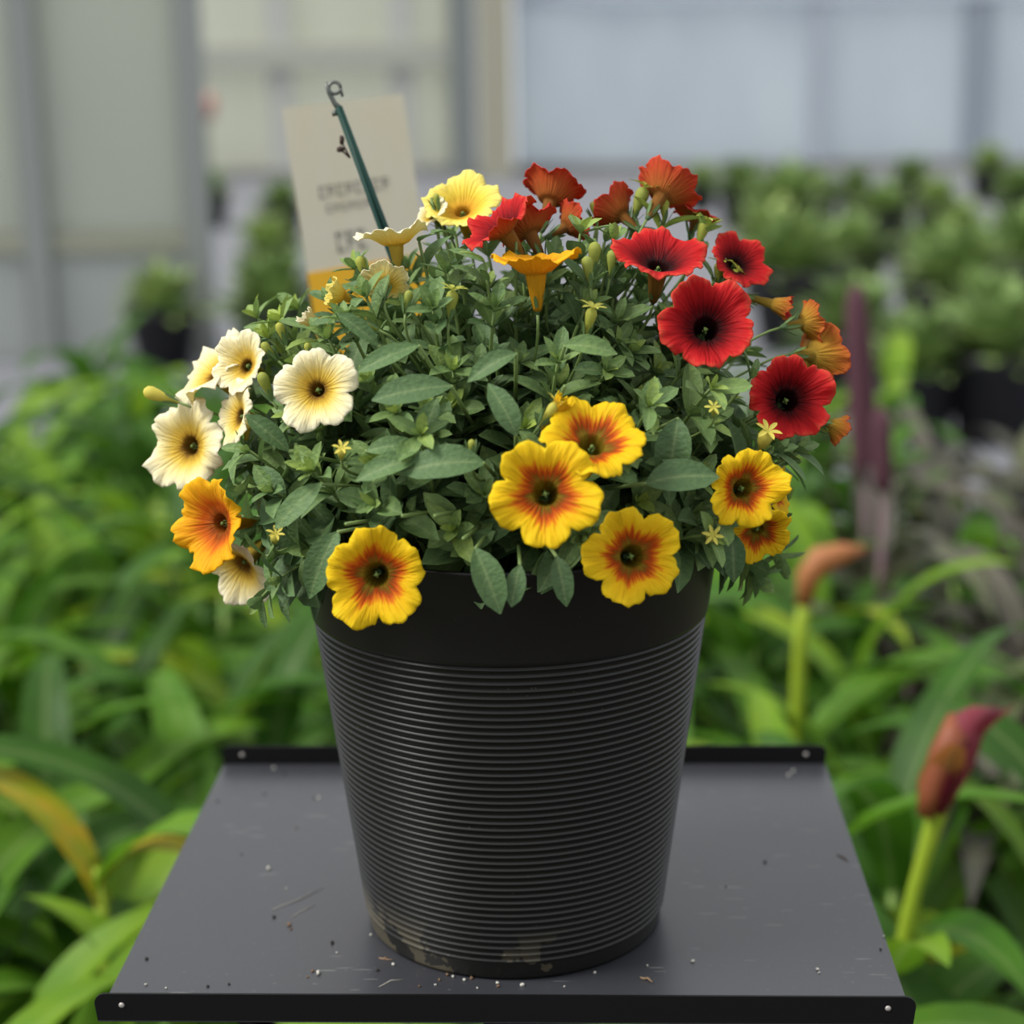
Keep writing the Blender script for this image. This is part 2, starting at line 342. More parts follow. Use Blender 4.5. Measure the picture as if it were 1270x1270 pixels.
# ------------------------------------------------------------------ millet bed
def strap(b, base, az, ln, wd, el, droop, tone, K=12, twist=0, fold=.25, tip=None):
    """an arching strap leaf"""
    p = Vector(base); e = el; side0 = Vector((-math.sin(az), math.cos(az), 0)); vs = []; st = ln / K
    for k in range(K + 1):
        t = k / K
        d = Vector((math.cos(az) * math.cos(e), math.sin(az) * math.cos(e), math.sin(e)))
        n = side0.cross(d).normalized(); s = (side0 * math.cos(twist * t) + n * math.sin(twist * t))
        n = s.cross(d)
        w_ = wd * .5 * (min(1, .45 + t * 2.2)) * (max(0.0, 1 - t ** 2.6)) ** .75 * (1 + .08 * math.sin(9 * t + az))
        up = -n if n.z < 0 else n
        vs += [p - s * w_ + up * fold * w_, p - s * w_ * .5 + up * fold * .3 * w_, p, p + s * w_ * .5 + up * fold * .3 * w_, p + s * w_ + up * fold * w_]
        p = p + d * st; e -= droop * st / ln * (1 + t)
    fs = [(5 * k + c, 5 * k + c + 1, 5 * k + c + 6, 5 * k + c + 5) for k in range(K) for c in range(4)]
    b.add(vs, fs, tone, [0, 0, 1, 0, 0] * (K + 1))
def millet_meshes(h, nl, lo, hi, stem_mat, leaf_mat, wd=(.055, .09), ln=(.34, .60)):
    st = MB(); zt = h
    st.tube([(0, 0, 0), (uni(-.01, .01), uni(-.01, .01), h * .5), (uni(-.02, .02), uni(-.02, .02), zt)], [.011, .009, .005], 7)
    lf = MB(); az = uni(0, 6.28)
    for i in range(nl):
        t = i / (nl - 1); z = h * (.10 + .88 * t)
        strap(lf, (0, 0, z), az, uni(*ln) * (1 - .35 * t), uni(*wd) * (1 - .2 * t), uni(.75, 1.15) + .25 * t, uni(1.2, 2.3) * (1 - .3 * t), uni(lo, hi), twist=uni(-.5, .5))
        az += math.pi + uni(-.9, .9)
    return st.mesh('stem', stem_mat), lf.mesh('leaves', leaf_mat)
M_MST = mat('millet_stalk', (.18, .30, .05), .5)
M_PST = mat('purple_stalk', (.10, .05, .06), .5)
GREEN_V = [millet_meshes(uni(.36, .48), 11, lo, hi, M_MST, M_MIL) for lo, hi in ((.1, .55), (.2, .7), (.1, .6), (.3, .85), (.2, .95), (.15, .65), (.25, .75), (.1, .8))]
DUSK_V = [millet_meshes(uni(.36, .48), 9, .1, .95, M_PST, M_SILV, (.045, .075)) for k in range(4)]
BROAD_V = [millet_meshes(uni(.22, .30), 12, .45, .9, M_MST, M_MIL, (.07, .11), (.22, .36)) for k in range(3)]
def plant_obj(name, me, loc, rz, s):
    root = empty(name, loc, rz); root.scale = (s,) * 3
    for nm, mm in (('stem', me[0]), ('leaves', me[1])):
        o = bpy.data.objects.new(nm, mm); COL.objects.link(o); o.parent = root
    return root
yy = 1.62; row = 0
ORD = 'first second third fourth fifth sixth seventh eighth ninth tenth eleventh twelfth thirteenth fourteenth fifteenth sixteenth seventeenth eighteenth nineteenth twentieth'.split()
while yy < 5.15:
    step = .165 + .02 * (yy - 1.6)
    nth = 0; half = .285 * yy + .18; x = -half + (row % 2) * step / 2
    while x < half:
        X = x + uni(-.05, .05); Y = yy + uni(-.05, .05); x += step
        px = 635 + F_PX * X / (Y * math.cos(_p) + .9 * math.sin(_p))
        if px > 985 and Y > 4.7: continue
        if px > 1080 and Y > 3.3 and rnd() < .35: continue
        if px < 985 and px > 420 and Y > 4.75: continue
        nth += 1
        dusk = (px > 1010 and Y > 2.6 and rnd() < .85) or (px > 1080 and Y > 2.05 and rnd() < .8)
        sc = uni(.92, 1.18)
        if px < 330: sc *= 1.06
        side = 'left of' if px < 400 else ('right of' if px > 880 else 'behind')
        dep = 'nearest rows' if Y < 2.4 else ('middle rows' if Y < 3.5 else 'furthest rows')
        if dusk:
            o = plant_obj('millet_plant', random.choice(DUSK_V), (X, Y, 0), uni(0, 6.28), sc)
            tag(o, 'dusky purple-grey millet plant, %s bed row beyond the tray, %s from the left' % (ORD[row], ORD[nth - 1]), 'plant', 'dusky millet plants %s the pot, %s' % (side, dep))
        else:
            gi = random.randrange(8); o = plant_obj('millet_plant', GREEN_V[gi], (X, Y, 0), uni(0, 6.28), sc)
            tag(o, '%s strap-leaved millet plant, %s bed row beyond the tray, %s from the left' % (('deep green', 'bright green', 'deep green', 'yellow-green', 'mixed green', 'green', 'bright green', 'green')[gi], ORD[row], ORD[nth - 1]), 'plant', 'green millet plants %s the pot, %s' % (side, dep))
    yy += step; row += 1
# near broad leaved plants beside and under the tray
for X, Y, z, s, k, nm in ((-.36, 1.12, 0, 1.75, 0, 'left front corner of'), (-.62, 1.35, 0, 1.5, 1, 'left side of'), (.42, 1.18, 0, 1.35, 2, 'right front corner of'), (.0, 1.30, 0, 1.6, 1, 'middle of'), (-.22, 1.22, 0, 1.6, 2, 'front left part of'), (.24, 1.25, 0, 1.6, 0, 'front right part of')):
    o = plant_obj('broad_leaf_plant', BROAD_V[k], (X, Y, z), uni(0, 6), s)
    tag(o, 'lime green broad-leaved plant under the %s the black tray' % nm, 'plant', 'broad-leaved plants under the tray')
for X, Y, s, w_ in ((-.52, 1.42, 1.0, 'second from the left'), (-.75, 1.5, 1.0, 'outermost'), (-.42, 1.50, 1.0, 'nearest the tray'), (.56, 1.46, 1.0, 'middle one'), (.72, 1.5, .95, 'outermost'), (.40, 1.55, 1.0, 'nearest the tray')):
    o = plant_obj('millet_plant', random.choice(GREEN_V), (X, Y, 0), uni(0, 6), s)
    tag(o, 'tall green millet plant by the %s tray edge, %s' % ('left' if X < 0 else 'right', w_), 'plant', 'millet plants close to the %s tray edge' % ('left' if X < 0 else 'right'))
# individual showy plants
def special(name, px, py, y, loc_fn, label, cat='plant'):
    pass
M_PLUM = mat('plum_spike', (.055, .012, .025), .8)
nz = noise(M_PLUM, 300, 2); L(M_PLUM, ramp(M_PLUM, [(.35, (.03, .008, .016)), (.7, (.11, .03, .05))], nz.outputs['Fac']).outputs[0], bsdf(M_PLUM).inputs['Base Color'])
def spike_plant(pa, pb, rad, label):
    base = Vector((pb.x, pb.y, 0)); root = empty('millet_plant', base)
    b = MB(); b.tube([(0, 0, 0), (pb.x - base.x, 0, pb.z)], [.011, .006]); b.build('stem', M_PST, root)
    a, c = pb - base, pa - base; b = MB()
    b.tube([a.lerp(c, t) for t in (0, .03, .15, .4, .7, .9, .97, 1)], [rad * q for q in (.3, .8, 1, 1, .95, .8, .5, .1)], 14); b.build('seed_spike', M_PLUM, root)
    lf = MB()
    for k in range(6): strap(lf, (0, 0, pb.z * (.3 + .1 * k)), k * 2.6 + 1, .4, .05, 1.1, 1.6, uni(.0, .5))
    lf.build('leaves', M_SILV, root); tag(root, label, 'plant'); return root
spike_plant(at_y(1061, 352, 3.4), at_y(1075, 600, 3.4), .026, 'tall millet plant with dark purple seed spike rising against the grey floor')
spike_plant(at_y(1092, 505, 3.1), at_y(1096, 610, 3.1), .018, 'millet plant with short dark plum spike right of the tall purple spike')
# red wrapped leaf spindle at the right of the tray
M_FLAG = leaf_material('crimson_flag_leaf', [(0, (.13, .012, .03)), (.5, (.24, .03, .045)), (1, (.34, .14, .03))], .45, .3, 45)
M_YST = mat('yellow_green_stalk', (.21, .29, .02), .55, .2)
Y0 = 1.62
root = empty('millet_plant', (at_y(1118, 1150, Y0).x, Y0, 0)); B = Vector(root.location)
pts = [at_y(*q) - B for q in ((1122, 1160, Y0), (1135, 1100, Y0), (1150, 1050, Y0), (1165, 1000, Y0), (1180, 965, Y0))]
b = MB(); b.tube([Vector((0, 0, 0))] + pts, [.010, .008, .007, .008, .010, .009], 12); b.build('stem', M_YST, root)
b = MB(); q = [at_y(*k) - B for k in ((1160, 1005, Y0), (1168, 975, Y0), (1180, 940, Y0), (1195, 905, Y0), (1212, 888, Y0 + .01), (1240, 880, Y0 + .02))]
b.tube(q, [.011, .017, .022, .020, .011, .002], 14, .35)
for az_, e_, t_, l_ in ((.1, 1.32, .1, .115), (-1.4, 1.42, .9, .095), (.4, 1.15, .25, .13)): strap(b, q[0] + Vector((0, -.012, .003)), az_, l_, .040, e_, .55, t_, fold=.45, twist=.6)
b.tube(q[:2], [.012, .012], 8, .5); b.tube([v + Vector((-.012, -.012, 0)) for v in q[:4]] + [at_y(1180, 885, Y0) - B], [.008, .013, .014, .014, .003], 12, .75)
b.build('furled_leaf', M_FLAG, root)
lf = MB()
for az, ln, el, dr, z0 in ((.15, .40, .9, 1.0, .30), (2.8, .36, 1.2, 1.0, .30), (-.9, .34, .8, 1.7, .32), (-2.2, .33, 1.1, 1.8, .34), (1.5, .4, 1.2, 1.1, .3)): strap(lf, (0, 0, z0), az, ln, .065, el, dr, .5)
lf.build('leaves', M_MIL, root); tag(root, 'millet plant with crimson furled top leaf on yellow stalk right of the tray', 'plant')
# orange tipped arching leaf
Y0 = 2.3
root = empty('millet_plant', (at_y(985, 900, Y0).x, Y0, 0)); B = Vector(root.location)
b = MB(); b.tube([Vector((0, 0, 0))] + [at_y(*k) - B for k in ((988, 900, Y0), (992, 800, Y0), (998, 735, Y0))], [.012, .010, .010, .009], 10); b.build('stem', M_YST, root)
b = MB(); b.tube([at_y(*k) - B for k in ((996, 750, Y0), (1002, 715, Y0), (1018, 694, Y0), (1045, 686, Y0), (1075, 680, Y0))], [.010, .016, .019, .014, .003], 10, .5)
b.build('furled_leaf', leaf_material('orange_flag_leaf', [(0, (.36, .11, .06)), (1, (.50, .24, .07))], .5, .35, 30), root)
lf = MB()
for az, ln, el, dr, z0 in ((.3, .5, .9, 1.5, .50), (-.6, .5, .9, 1.7, .40), (3.3, .5, 1.0, 1.6, .38), (1.8, .5, 1.2, 1.3, .35), (-1.8, .42, 1.1, 1.9, .40)): strap(lf, (0, 0, z0), az, ln, .06, el, dr, uni(.4, .7))
lf.build('leaves', M_MIL, root); tag(root, 'green millet plant with salmon orange tipped furled leaf, right of the pot', 'plant')
# yellowing drooping leaf plant at left
Y0 = 1.75
root = empty('millet_plant', (at_y(110, 900, Y0).x, Y0, 0)); B = Vector(root.location)
b = MB(); b.tube([(0, 0, 0), (0, 0, .62)], [.013, .007], 8); b.build('stem', M_YST, root)
lf = MB()
for az, ln, el, dr, z0, tn in ((-.5, .46, .95, 2.4, .60, .62), (.2, .42, 1.0, 2.6, .50, .8), (-1.2, .44, 1.0, 2.2, .46, .4), (3.2, .5, 1.0, 2.0, .45, .5), (2.2, .5, 1.2, 1.7, .4, .3), (-2.4, .45, 1.1, 2.2, .42, .45)): strap(lf, (0, 0, z0), az, ln, .062, el, dr, tn)
lf.build('leaves', M_MIL, root)
lf = MB(); strap(lf, (0, 0, .58), 2.7, .30, .05, 1.2, 1.5, .95); strap(lf, (0, 0, .60), -.2, .22, .04, 1.0, 2.2, 1.0); o = lf.build('yellowed_leaf', M_MIL, root); o['label'] = 'yellow-orange ageing leaves'
tag(root, 'millet plant with yellow-orange ageing top leaves, left of the tray', 'plant')

# ------------------------------------------------------------------ tray stand
TR = empty('plant_stand', (-.0025, 1.1269, TRAY_Z), R_(-2.28))
tag(TR, 'black metal tray stand with upturned front and back lips under the pot', 'plant stand')
HW, HD, LH = .2298, .1915, .0146
b = MB(); b.box((0, 0, -.0015), (2 * HW, 2 * HD, .003)); b.build('tray_top', M_TRAY, TR, smooth=False)
def lip(y, name):
    b = MB(); r = .006; t = .0016; o = []
    hw = HW + .001
    prof = [(-hw + .0012, -.0018)]
    for k in range(6):
        a = math.pi - k * math.pi / 10; prof.append((-hw + r + r * math.cos(a), LH - r + r * math.sin(a)))
    prof += [(-x, z) for x, z in prof[::-1]]
    n = len(prof); vs = [(x, y - t / 2, z) for x, z in prof] + [(x, y + t / 2, z) for x, z in prof]
    fs = [tuple(range(n)), tuple(range(2 * n - 1, n - 1, -1))] + [(i, i + n, (i + 1) % n + n, (i + 1) % n) for i in range(n)]
    b.add(vs, fs); L_ = b.build(name, M_EDGE, TR, smooth=False)
    for s in (-1, 1):
        c = MB(); yy_ = y - t / 2 - .0002; c.tube([(s * (HW - .0145), yy_ + .001, LH * .53), (s * (HW - .0145), yy_, LH * .53), (s * (HW - .0145), yy_ - .0007, LH * .53)], [.0017, .0017, .0010], 12); c.build('rivet', M_RIVET, L_)
lip(-HD, 'front_lip'); lip(HD, 'back_lip')
b = MB(); b.box((.004, -HD + .018, -.45), (.030, .022, .893)); b.build('post', M_EDGE, TR, smooth=False)
for s in (-1, 1):
    b = MB(); b.tube([(.004 + s * .012, -HD + .02, -.10), (s * .17, -HD + .03, -.005)], .005); b.build('brace', M_EDGE, TR)
b = MB(); b.box((.004, 0, -.893), (.36, .30, .012)); b.build('foot_plate', M_EDGE, TR, smooth=False)

# ------------------------------------------------------------------ pot
PC = Vector((-.0022, 1.0701, TRAY_Z))
POT = empty('flower_pot', PC); tag(POT, 'large black ribbed plastic flower pot standing on the black tray', 'flower pot')
r0, h1, h2 = .0918, .2033, .2586
tp = (.1185 - r0) / h1
prof = [(r0 - .006, .0), (r0 - .001, .0008), (r0, .003), (r0 + .0004, .009)]
nr = 44; za, zb = .010, h1 - .002
for i in range(nr):
    z = za + (zb - za) * i / nr; dz = (zb - za) / nr; r = r0 + tp * z
    for f, a in ((0, -.0006), (.36, -.0006), (.58, 0), (.72, .0005), (.80, .0005), (.94, -.0005)): prof.append((r + tp * dz * f + a, z + dz * f))
prof += [(r0 + tp * h1 - .0010, h1 - .0018), (r0 + tp * h1 + .0002, h1 - .0006)]
b = MB(); b.lathe(prof, 240, capb=True); b.build('ribbed_body', M_POT, POT)
R1 = r0 + tp * h1; R2 = r0 + tp * h2
b = MB(); b.lathe([(R1 + .0002, h1 - .0006), (R1 + .0012, h1), (R1 + .0016, h1 + .002), (R2 + .0012, h2 - .0035), (R2 + .0022, h2 - .0024), (R2 + .0026, h2 - .001), (R2 + .0018, h2), (R2 - .0004, h2 - .0003), (R2 - .0016, h2 - .002), (R2 - .003, h2 - .03)], 240)
b.build('rim_band', M_POT, POT)
b = MB()
n = 40; vs = [(0, 0, h2 - .016)]; rings = 8
for i in range(1, rings + 1):
    for j in range(n):
        a = 2 * math.pi * j / n; r = (R2 - .0022) * i / rings; vs.append((r * math.cos(a), r * math.sin(a), h2 - .018 + uni(-.003, .003)))
fs = [(0, 1 + j, 1 + (j + 1) % n) for j in range(n)] + [(1 + i * n + j, 1 + (i + 1) * n + j, 1 + (i + 1) * n + (j + 1) % n, 1 + i * n + (j + 1) % n) for i in range(rings - 1) for j in range(n)]
b.add(vs, fs); so = b.build('potting_soil', M_SOIL, None); so.location = PC
tag(so, 'dark potting soil filling the black ribbed pot', 'soil', kind='stuff')

# ------------------------------------------------------------------ the flowering plant
PL = empty('calibrachoa_plant', PC + Vector((0, 0, h2 - .017)))
tag(PL, 'bushy flowering plant with cream, yellow and red trumpet blooms in the black pot', 'flowering plant')
PO = Vector(PL.location)
MC = PC + Vector((.004, 0, .268)); MR = Vector((.178, .160, .170))       # mound
def mnorm(p): q = p - MC; return math.sqrt((q.x / MR.x) ** 2 + (q.y / MR.y) ** 2 + (q.z / MR.z) ** 2)
def on_mound(px, py, s=1.04):
    d = ray(px, py); A = (d.x / MR.x) ** 2 + (d.y / MR.y) ** 2 + (d.z / MR.z) ** 2
    o = CAM - MC; B_ = 2 * (o.x * d.x / MR.x ** 2 + o.y * d.y / MR.y ** 2 + o.z * d.z / MR.z ** 2)
    C_ = (o.x / MR.x) ** 2 + (o.y / MR.y) ** 2 + (o.z / MR.z) ** 2 - s * s
    D = B_ * B_ - 4 * A * C_
    t = (-B_ - math.sqrt(D)) / (2 * A) if D > 0 else -B_ / (2 * A)
    return CAM + d * t
def bez(a, b_, c, n=6): return [a * (1 - t) ** 2 + b_ * 2 * t * (1 - t) + c * t * t for t in [i / n for i in range(n + 1)]]

FD = []
def hits_flower(b, p, d, ln):
    if b is not globals().get('FL'): return False
    for P, D, R in FD:
        for t in (.1, .5, 1.0):
            v = p + PO + d * (ln * t) - P; h = v.dot(D); q = (v - D * h).length
            if q < R * .97 and -.10 * R - .25 * max(0, R * .5 - q) < h < 3.2 * R: return True
            w_ = v.dot(-FW)
            if D.dot(-FW) > .3 and w_ > -.1 * R and (v + FW * w_).length < R * .80: return True
    return False
def leaf(b, p, d, up, ln, wd, tone, curl=.5, fold=.35):
    if hits_flower(b, p, d.normalized(), ln): return
    d = d.normalized(); s = d.cross(up); 
    if s.length < 1e-3: s = d.orthogonal()
    s.normalize(); n = s.cross(d).normalized(); K = 6; vs = []
    for k in range(K + 1):
        t = k / K
        c = p + d * (ln * t) - n * (curl * ln * t * t * .6) 
        w_ = wd * .5 * (max(.04, math.sin(math.pi * (.02 + .96 * t) ** 1.08) ** .72))
        if t == 1: w_ = wd * .03
        if k == K - 1: w_ *= 1.12
        vs += [c - s * w_ + n * fold * w_, c - s * w_ * .5 + n * fold * .35 * w_, c, c + s * w_ * .5 + n * fold * .35 * w_, c + s * w_ + n * fold * w_]
    b.add(vs, [(5 * k + q, 5 * k + q + 1, 5 * k + q + 6, 5 * k + q + 5) for k in range(K) for q in range(4)], tone, [0, 0, 1, 0, 0] * (K + 1))

# ---- flowers
def flower(px, py, dia, d, mats, label=None, closed=0.0, cup=.25, recurve=.15, tube=1.0, s=1.04, squash=1.0, roll=None, ruff=.05, push=0.0, tubew=.19, name='flower'):
    """trumpet flower; px,py is its throat, d its facing (right, up, towards the lens)"""
    P = on_mound(px, py, s) + FW * push
    depth = (P - CAM).dot(FW); R = dia / 2 * depth / F_PX; D = cdir(*d)
    z = D; x = z.orthogonal().normalized(); y = z.cross(x)
    ph = roll if roll is not None else uni(0, 6.28)
    NT, seg = 26, 80; vs = []; uvv = []
    hs = [(uni(-1, 1), uni(0, 6.28)) for k in range(4)]; lobew = [uni(.9, 1.08) for k in range(5)]; lt = [uni(-.5, .9) for k in range(5)]
    for i in range(NT + 1):
        t = i / NT
        if t < .38:
            q = t / .38; r = .07 + (tubew - .07) * q ** .8; zz = -tube + (tube - .16) * q
        else:
            q = (t - .38) / .62; r = tubew + (1 - tubew) * q ** 1.15; zz = -.16 + .16 * math.sin(q * math.pi / 2) + 0
        for j in range(seg):
            th = 2 * math.pi * j / seg; rr = r; k = max(0, (r - .35) / .65)
            lb = int(((th) / (2 * math.pi)) * 5 + .5) % 5
            cusp = 1 - abs(math.cos(2.5 * th)) ** .55                 # deep notch between lobes
            mid = math.exp(-(((th / (2 * math.pi) * 5 + .5) % 1 - .5) / .09) ** 2)   # shallow notch in the middle of a lobe
            notch = 1 - (.24 * cusp + .045 * mid) * k ** 1.6
            frill = (.014 * math.sin(23 * th + hs[0][1]) + .018 * math.sin(13 * th + hs[1][1]) + .008 * math.sin(37 * th + hs[3][1])) * k ** 2
            rad = rr * (1 + (lobew[lb] - 1) * k * (1 - cusp)) * notch + frill
            if closed: rad = tubew + (rad - tubew) * (1 - closed) if rad > tubew else rad
            h = zz + cup * k - recurve * k ** 3
            h += k * k * (ruff * 1.5 * hs[0][0] * math.cos(2 * th + hs[2][1]) + ruff * 1.3 * math.cos(5 * th) + ruff * .9 * math.sin(7 * th + hs[3][1]) + ruff * .7 * math.sin(17 * th + hs[1][1]) * k + ruff * .4 * math.sin(31 * th + hs[2][1]) * k + .10 * (lt[lb] - .2) * (1 - cusp))
            if closed: h += closed * k * .75 + closed * .08 * math.sin(9 * th + hs[2][1]) * k
            X, Yv = rad * math.cos(th + ph), rad * math.sin(th + ph) * squash
            vs.append((x * X + y * Yv + z * h) * R)
            uvv.append((j / seg, r if t >= .38 else .02 + .17 * (t / .38)))
    FD.append((P, D, R))
    fs = [(i * seg + j, i * seg + (j + 1) % seg, (i + 1) * seg + (j + 1) % seg, (i + 1) * seg + j) for i in range(NT) for j in range(seg)]
    b = MB(); b.add(vs, fs); me = b.mesh(name, mats)
    uv = me.uv_layers.new(name='polar')
    for pl in me.polygons:
        wrap = any(me.loops[l].vertex_index % seg == seg - 1 for l in pl.loop_indices)
        for l in pl.loop_indices:
            vi = me.loops[l].vertex_index; u, v = uvv[vi]
            if wrap and vi % seg == 0: u = 1.0
            uv.data[l].uv = (u, v)
    o = bpy.data.objects.new(name, me); COL.objects.link(o); o.parent = PL; o.location = P - PO
    md = o.modifiers.new('thickness', 'SOLIDIFY'); md.thickness = .00035; md.offset = 0; md.material_offset = -1; md.material_offset_rim = -1; me.polygons.foreach_set('material_index', [1] * len(me.polygons))
    if label: o['label'] = label
    # calyx
    c = MB(); tb = z * (-tube * R); 
    c.tube([tb - z * .002, tb, tb + z * .0025, tb + z * .004], [.0007, .0018, .0021, .0016], 8, .3)
    for k in range(5):
        a = k * 1.2566 + ph; oo = x * math.cos(a) + y * math.sin(a)
        leaf(c, tb + oo * .0015, z * 1.0 + oo * uni(.15, .5), oo, .0105, .0022, .5, -.2, .2)
    c.build('calyx', M_FOL, o)
    # pedicel
    e0 = P + tb - z * .002; inner = MC + (P - MC) * .45; inner.z = max(inner.z, PC.z + h2 + .005)
    pd = MB(); pd.tube([q - P for q in bez(e0, e0 - z * .022, inner, 8)], .0008, 6); pd.build('pedicel', M_STEM, o)
    if closed < .4:
        c = MB(); c.blob(tuple(z * (-.20 * R)), (.0012,) * 3, 6, .1)
        for k in range(4):
            a = k * 1.57 + 1; oo = x * math.cos(a) + y * math.sin(a); c.tube([z * (-.5 * R), z * (-.24 * R) + oo * .0016], .0004, 5)
        c.build('stamens', M_BUD, o)
    return o
random.seed(5)
# cream flowers, left
flower(392, 482, 110, (-.12, .10, 1), CREAM, 'wide open cream flower facing the lens', roll=.3, tubew=.17)
flower(230, 553, 126, (-.50, .0, .85), CREAM, 'cream flower facing left, lowest of the left cluster', roll=1.2, cup=.2, ruff=.07)
flower(262, 458, 118, (-.62, .62, .45), CREAM, 'cream flower tilted up at top left, seen from the side', cup=.15, ruff=.08)
flower(302, 452, 84, (-.50, .20, .80), CREAM, 'cream flower facing left beside the tilted one', cup=.4, s=1.03)
flower(292, 515, 92, (-.80, .15, .50), CREAM, 'cream flower seen edge on below the cluster', cup=.15, s=1.0)
flower(308, 528, 36, (.2, .9, .5), CREAM, 'half closed cream flower', closed=.75, tube=1.6, s=.98)
flower(288, 706, 122, (-.45, -.50, .50), CREAM, 'cream flower hanging downward under the orange-yellow one', cup=.2, recurve=.05, s=1.0, push=.022)
flower(490, 297, 96, (-.12, .97, .12), CREAM, 'cream flower facing up below the green stake', cup=.35, tube=.95, s=1.02)
flower(478, 350, 66, (.0, .6, -.6), CREAM, 'small cream flower behind the upright one', s=.96)
flower(422, 366, 62, (-.9, .30, .25), LEMON, 'half open lemon flower in front of the orange card', closed=.45, tube=1.0, s=1.0)
flower(388, 400, 52, (-.75, .60, .3), CREAM, 'half closed cream flower at the card corner', closed=.65, tube=1.5, s=1.0)
flower(572, 256, 108, (-.15, .62, .70), LEMON, 'pale lemon flower at the top of the plant', cup=.3, s=.99, roll=.5)
flower(535, 266, 52, (-.5, .5, .5), CREAM, 'small cream flower left of the lemon one', s=.98)
# yellow and orange
flower(266, 650, 130, (-.62, -.05, .75), AMBER, 'amber flower facing left at the lower left', roll=.9, cup=.35, tube=1.1, ruff=.07)
flower(466, 714, 136, (.0, -.05, 1), YELLOW, 'yellow flower with red star hanging over the left rim', roll=.2, tubew=.24)
flower(676, 612, 138, (-.03, .06, 1), YELLOW, 'yellow flower with red star in the centre front', roll=.75, push=-.012, tubew=.24)
flower(736, 545, 140, (.10, .62, .78), YELLOW, 'yellow flower with red star above the centre one', roll=.1, tubew=.24)
flower(785, 690, 126, (.10, .03, 1), YELLOW, 'yellow flower with red star hanging over the right rim', roll=.45, tubew=.24)
flower(924, 605, 112, (.20, .05, .95), YELLOW, 'yellow flower with faint star at the right', roll=1.1, cup=.35, ruff=.09, squash=.9, tubew=.24)
flower(946, 662, 90, (.15, -.45, .60), YELLOW, 'yellow flower hanging below the right one', s=1.0, push=.014)
flower(970, 610, 70, (.75, .0, .3), YELLOW, 'yellow flower half hidden behind the right one', s=1.0, push=.015)
flower(664, 330, 118, (-.05, .93, .22), AMBER, 'golden flower facing up with long tube', cup=.35, tube=.95, s=1.04, roll=0, tubew=.22)
flower(690, 510, 60, (.5, .7, .3), YELLOW, 'wilted crumpled yellow flower', closed=.7, tube=1.3, s=.99, name='wilted_flower')
# red
flower(877, 405, 126, (.05, .18, .95), RED, 'large red flower facing the lens', roll=.6, tubew=.25, cup=.4)
flower(978, 495, 114, (.10, .10, .98), RED, 'red flower at the right edge facing the lens', roll=.2, tubew=.25, cup=.4, ruff=.08)
flower(818, 322, 122, (.08, .78, .62), RED, 'red flower tilted up, above the large red one', roll=.9, tubew=.22, cup=.3)
flower(915, 325, 86, (.35, .45, .80), RED, 'red flower between green buds at upper right', roll=.4, tubew=.22)
flower(622, 282, 108, (-.55, .72, .38), RED, 'red flower facing up left near the top', roll=.2, tubew=.2, cup=.35, ruff=.08)
flower(655, 285, 90, (-.35, .75, -.2), BRICK, 'rust backed red flower behind', s=.97, cup=.4)
flower(684, 245, 88, (.25, .90, -.35), BRICK, 'orange-red flower seen from behind at the top', cup=.75, recurve=.35, s=1.0, tube=1.1)
flower(705, 280, 66, (.8, .5, -.3), BRICK, 'brownish red flower back', cup=.5, s=.97)
flower(822, 240, 88, (.45, .75, -.45), BRICK, 'red flower seen from behind at upper right', cup=.6, s=1.0)
flower(768, 265, 74, (-.6, .6, -.4), BRICK, 'orange backed red flower between buds', cup=.6, s=.98)
flower(868, 258, 62, (.25, .96, -.10), RED, 'small red flower seen edge on at upper right', cup=.05, s=1.02, push=.02)
flower(1010, 440, 84, (.75, .05, -.60), RUST, 'ochre backed red flower at the right edge', cup=.5, s=1.02)
flower(998, 400, 62, (.85, .2, -.25), RUST, 'small ochre backed red flower, upper right edge', cup=.5, s=1.02)
flower(962, 378, 62, (.85, -.25, .2), RUST, 'wilted ochre flower', closed=.6, tube=1.4, s=1.0, name='wilted_flower')
flower(1032, 528, 50, (.75, -.35, -.2), RUST, 'red and yellow flower back at the far right', closed=.2, cup=.5, s=1.0)

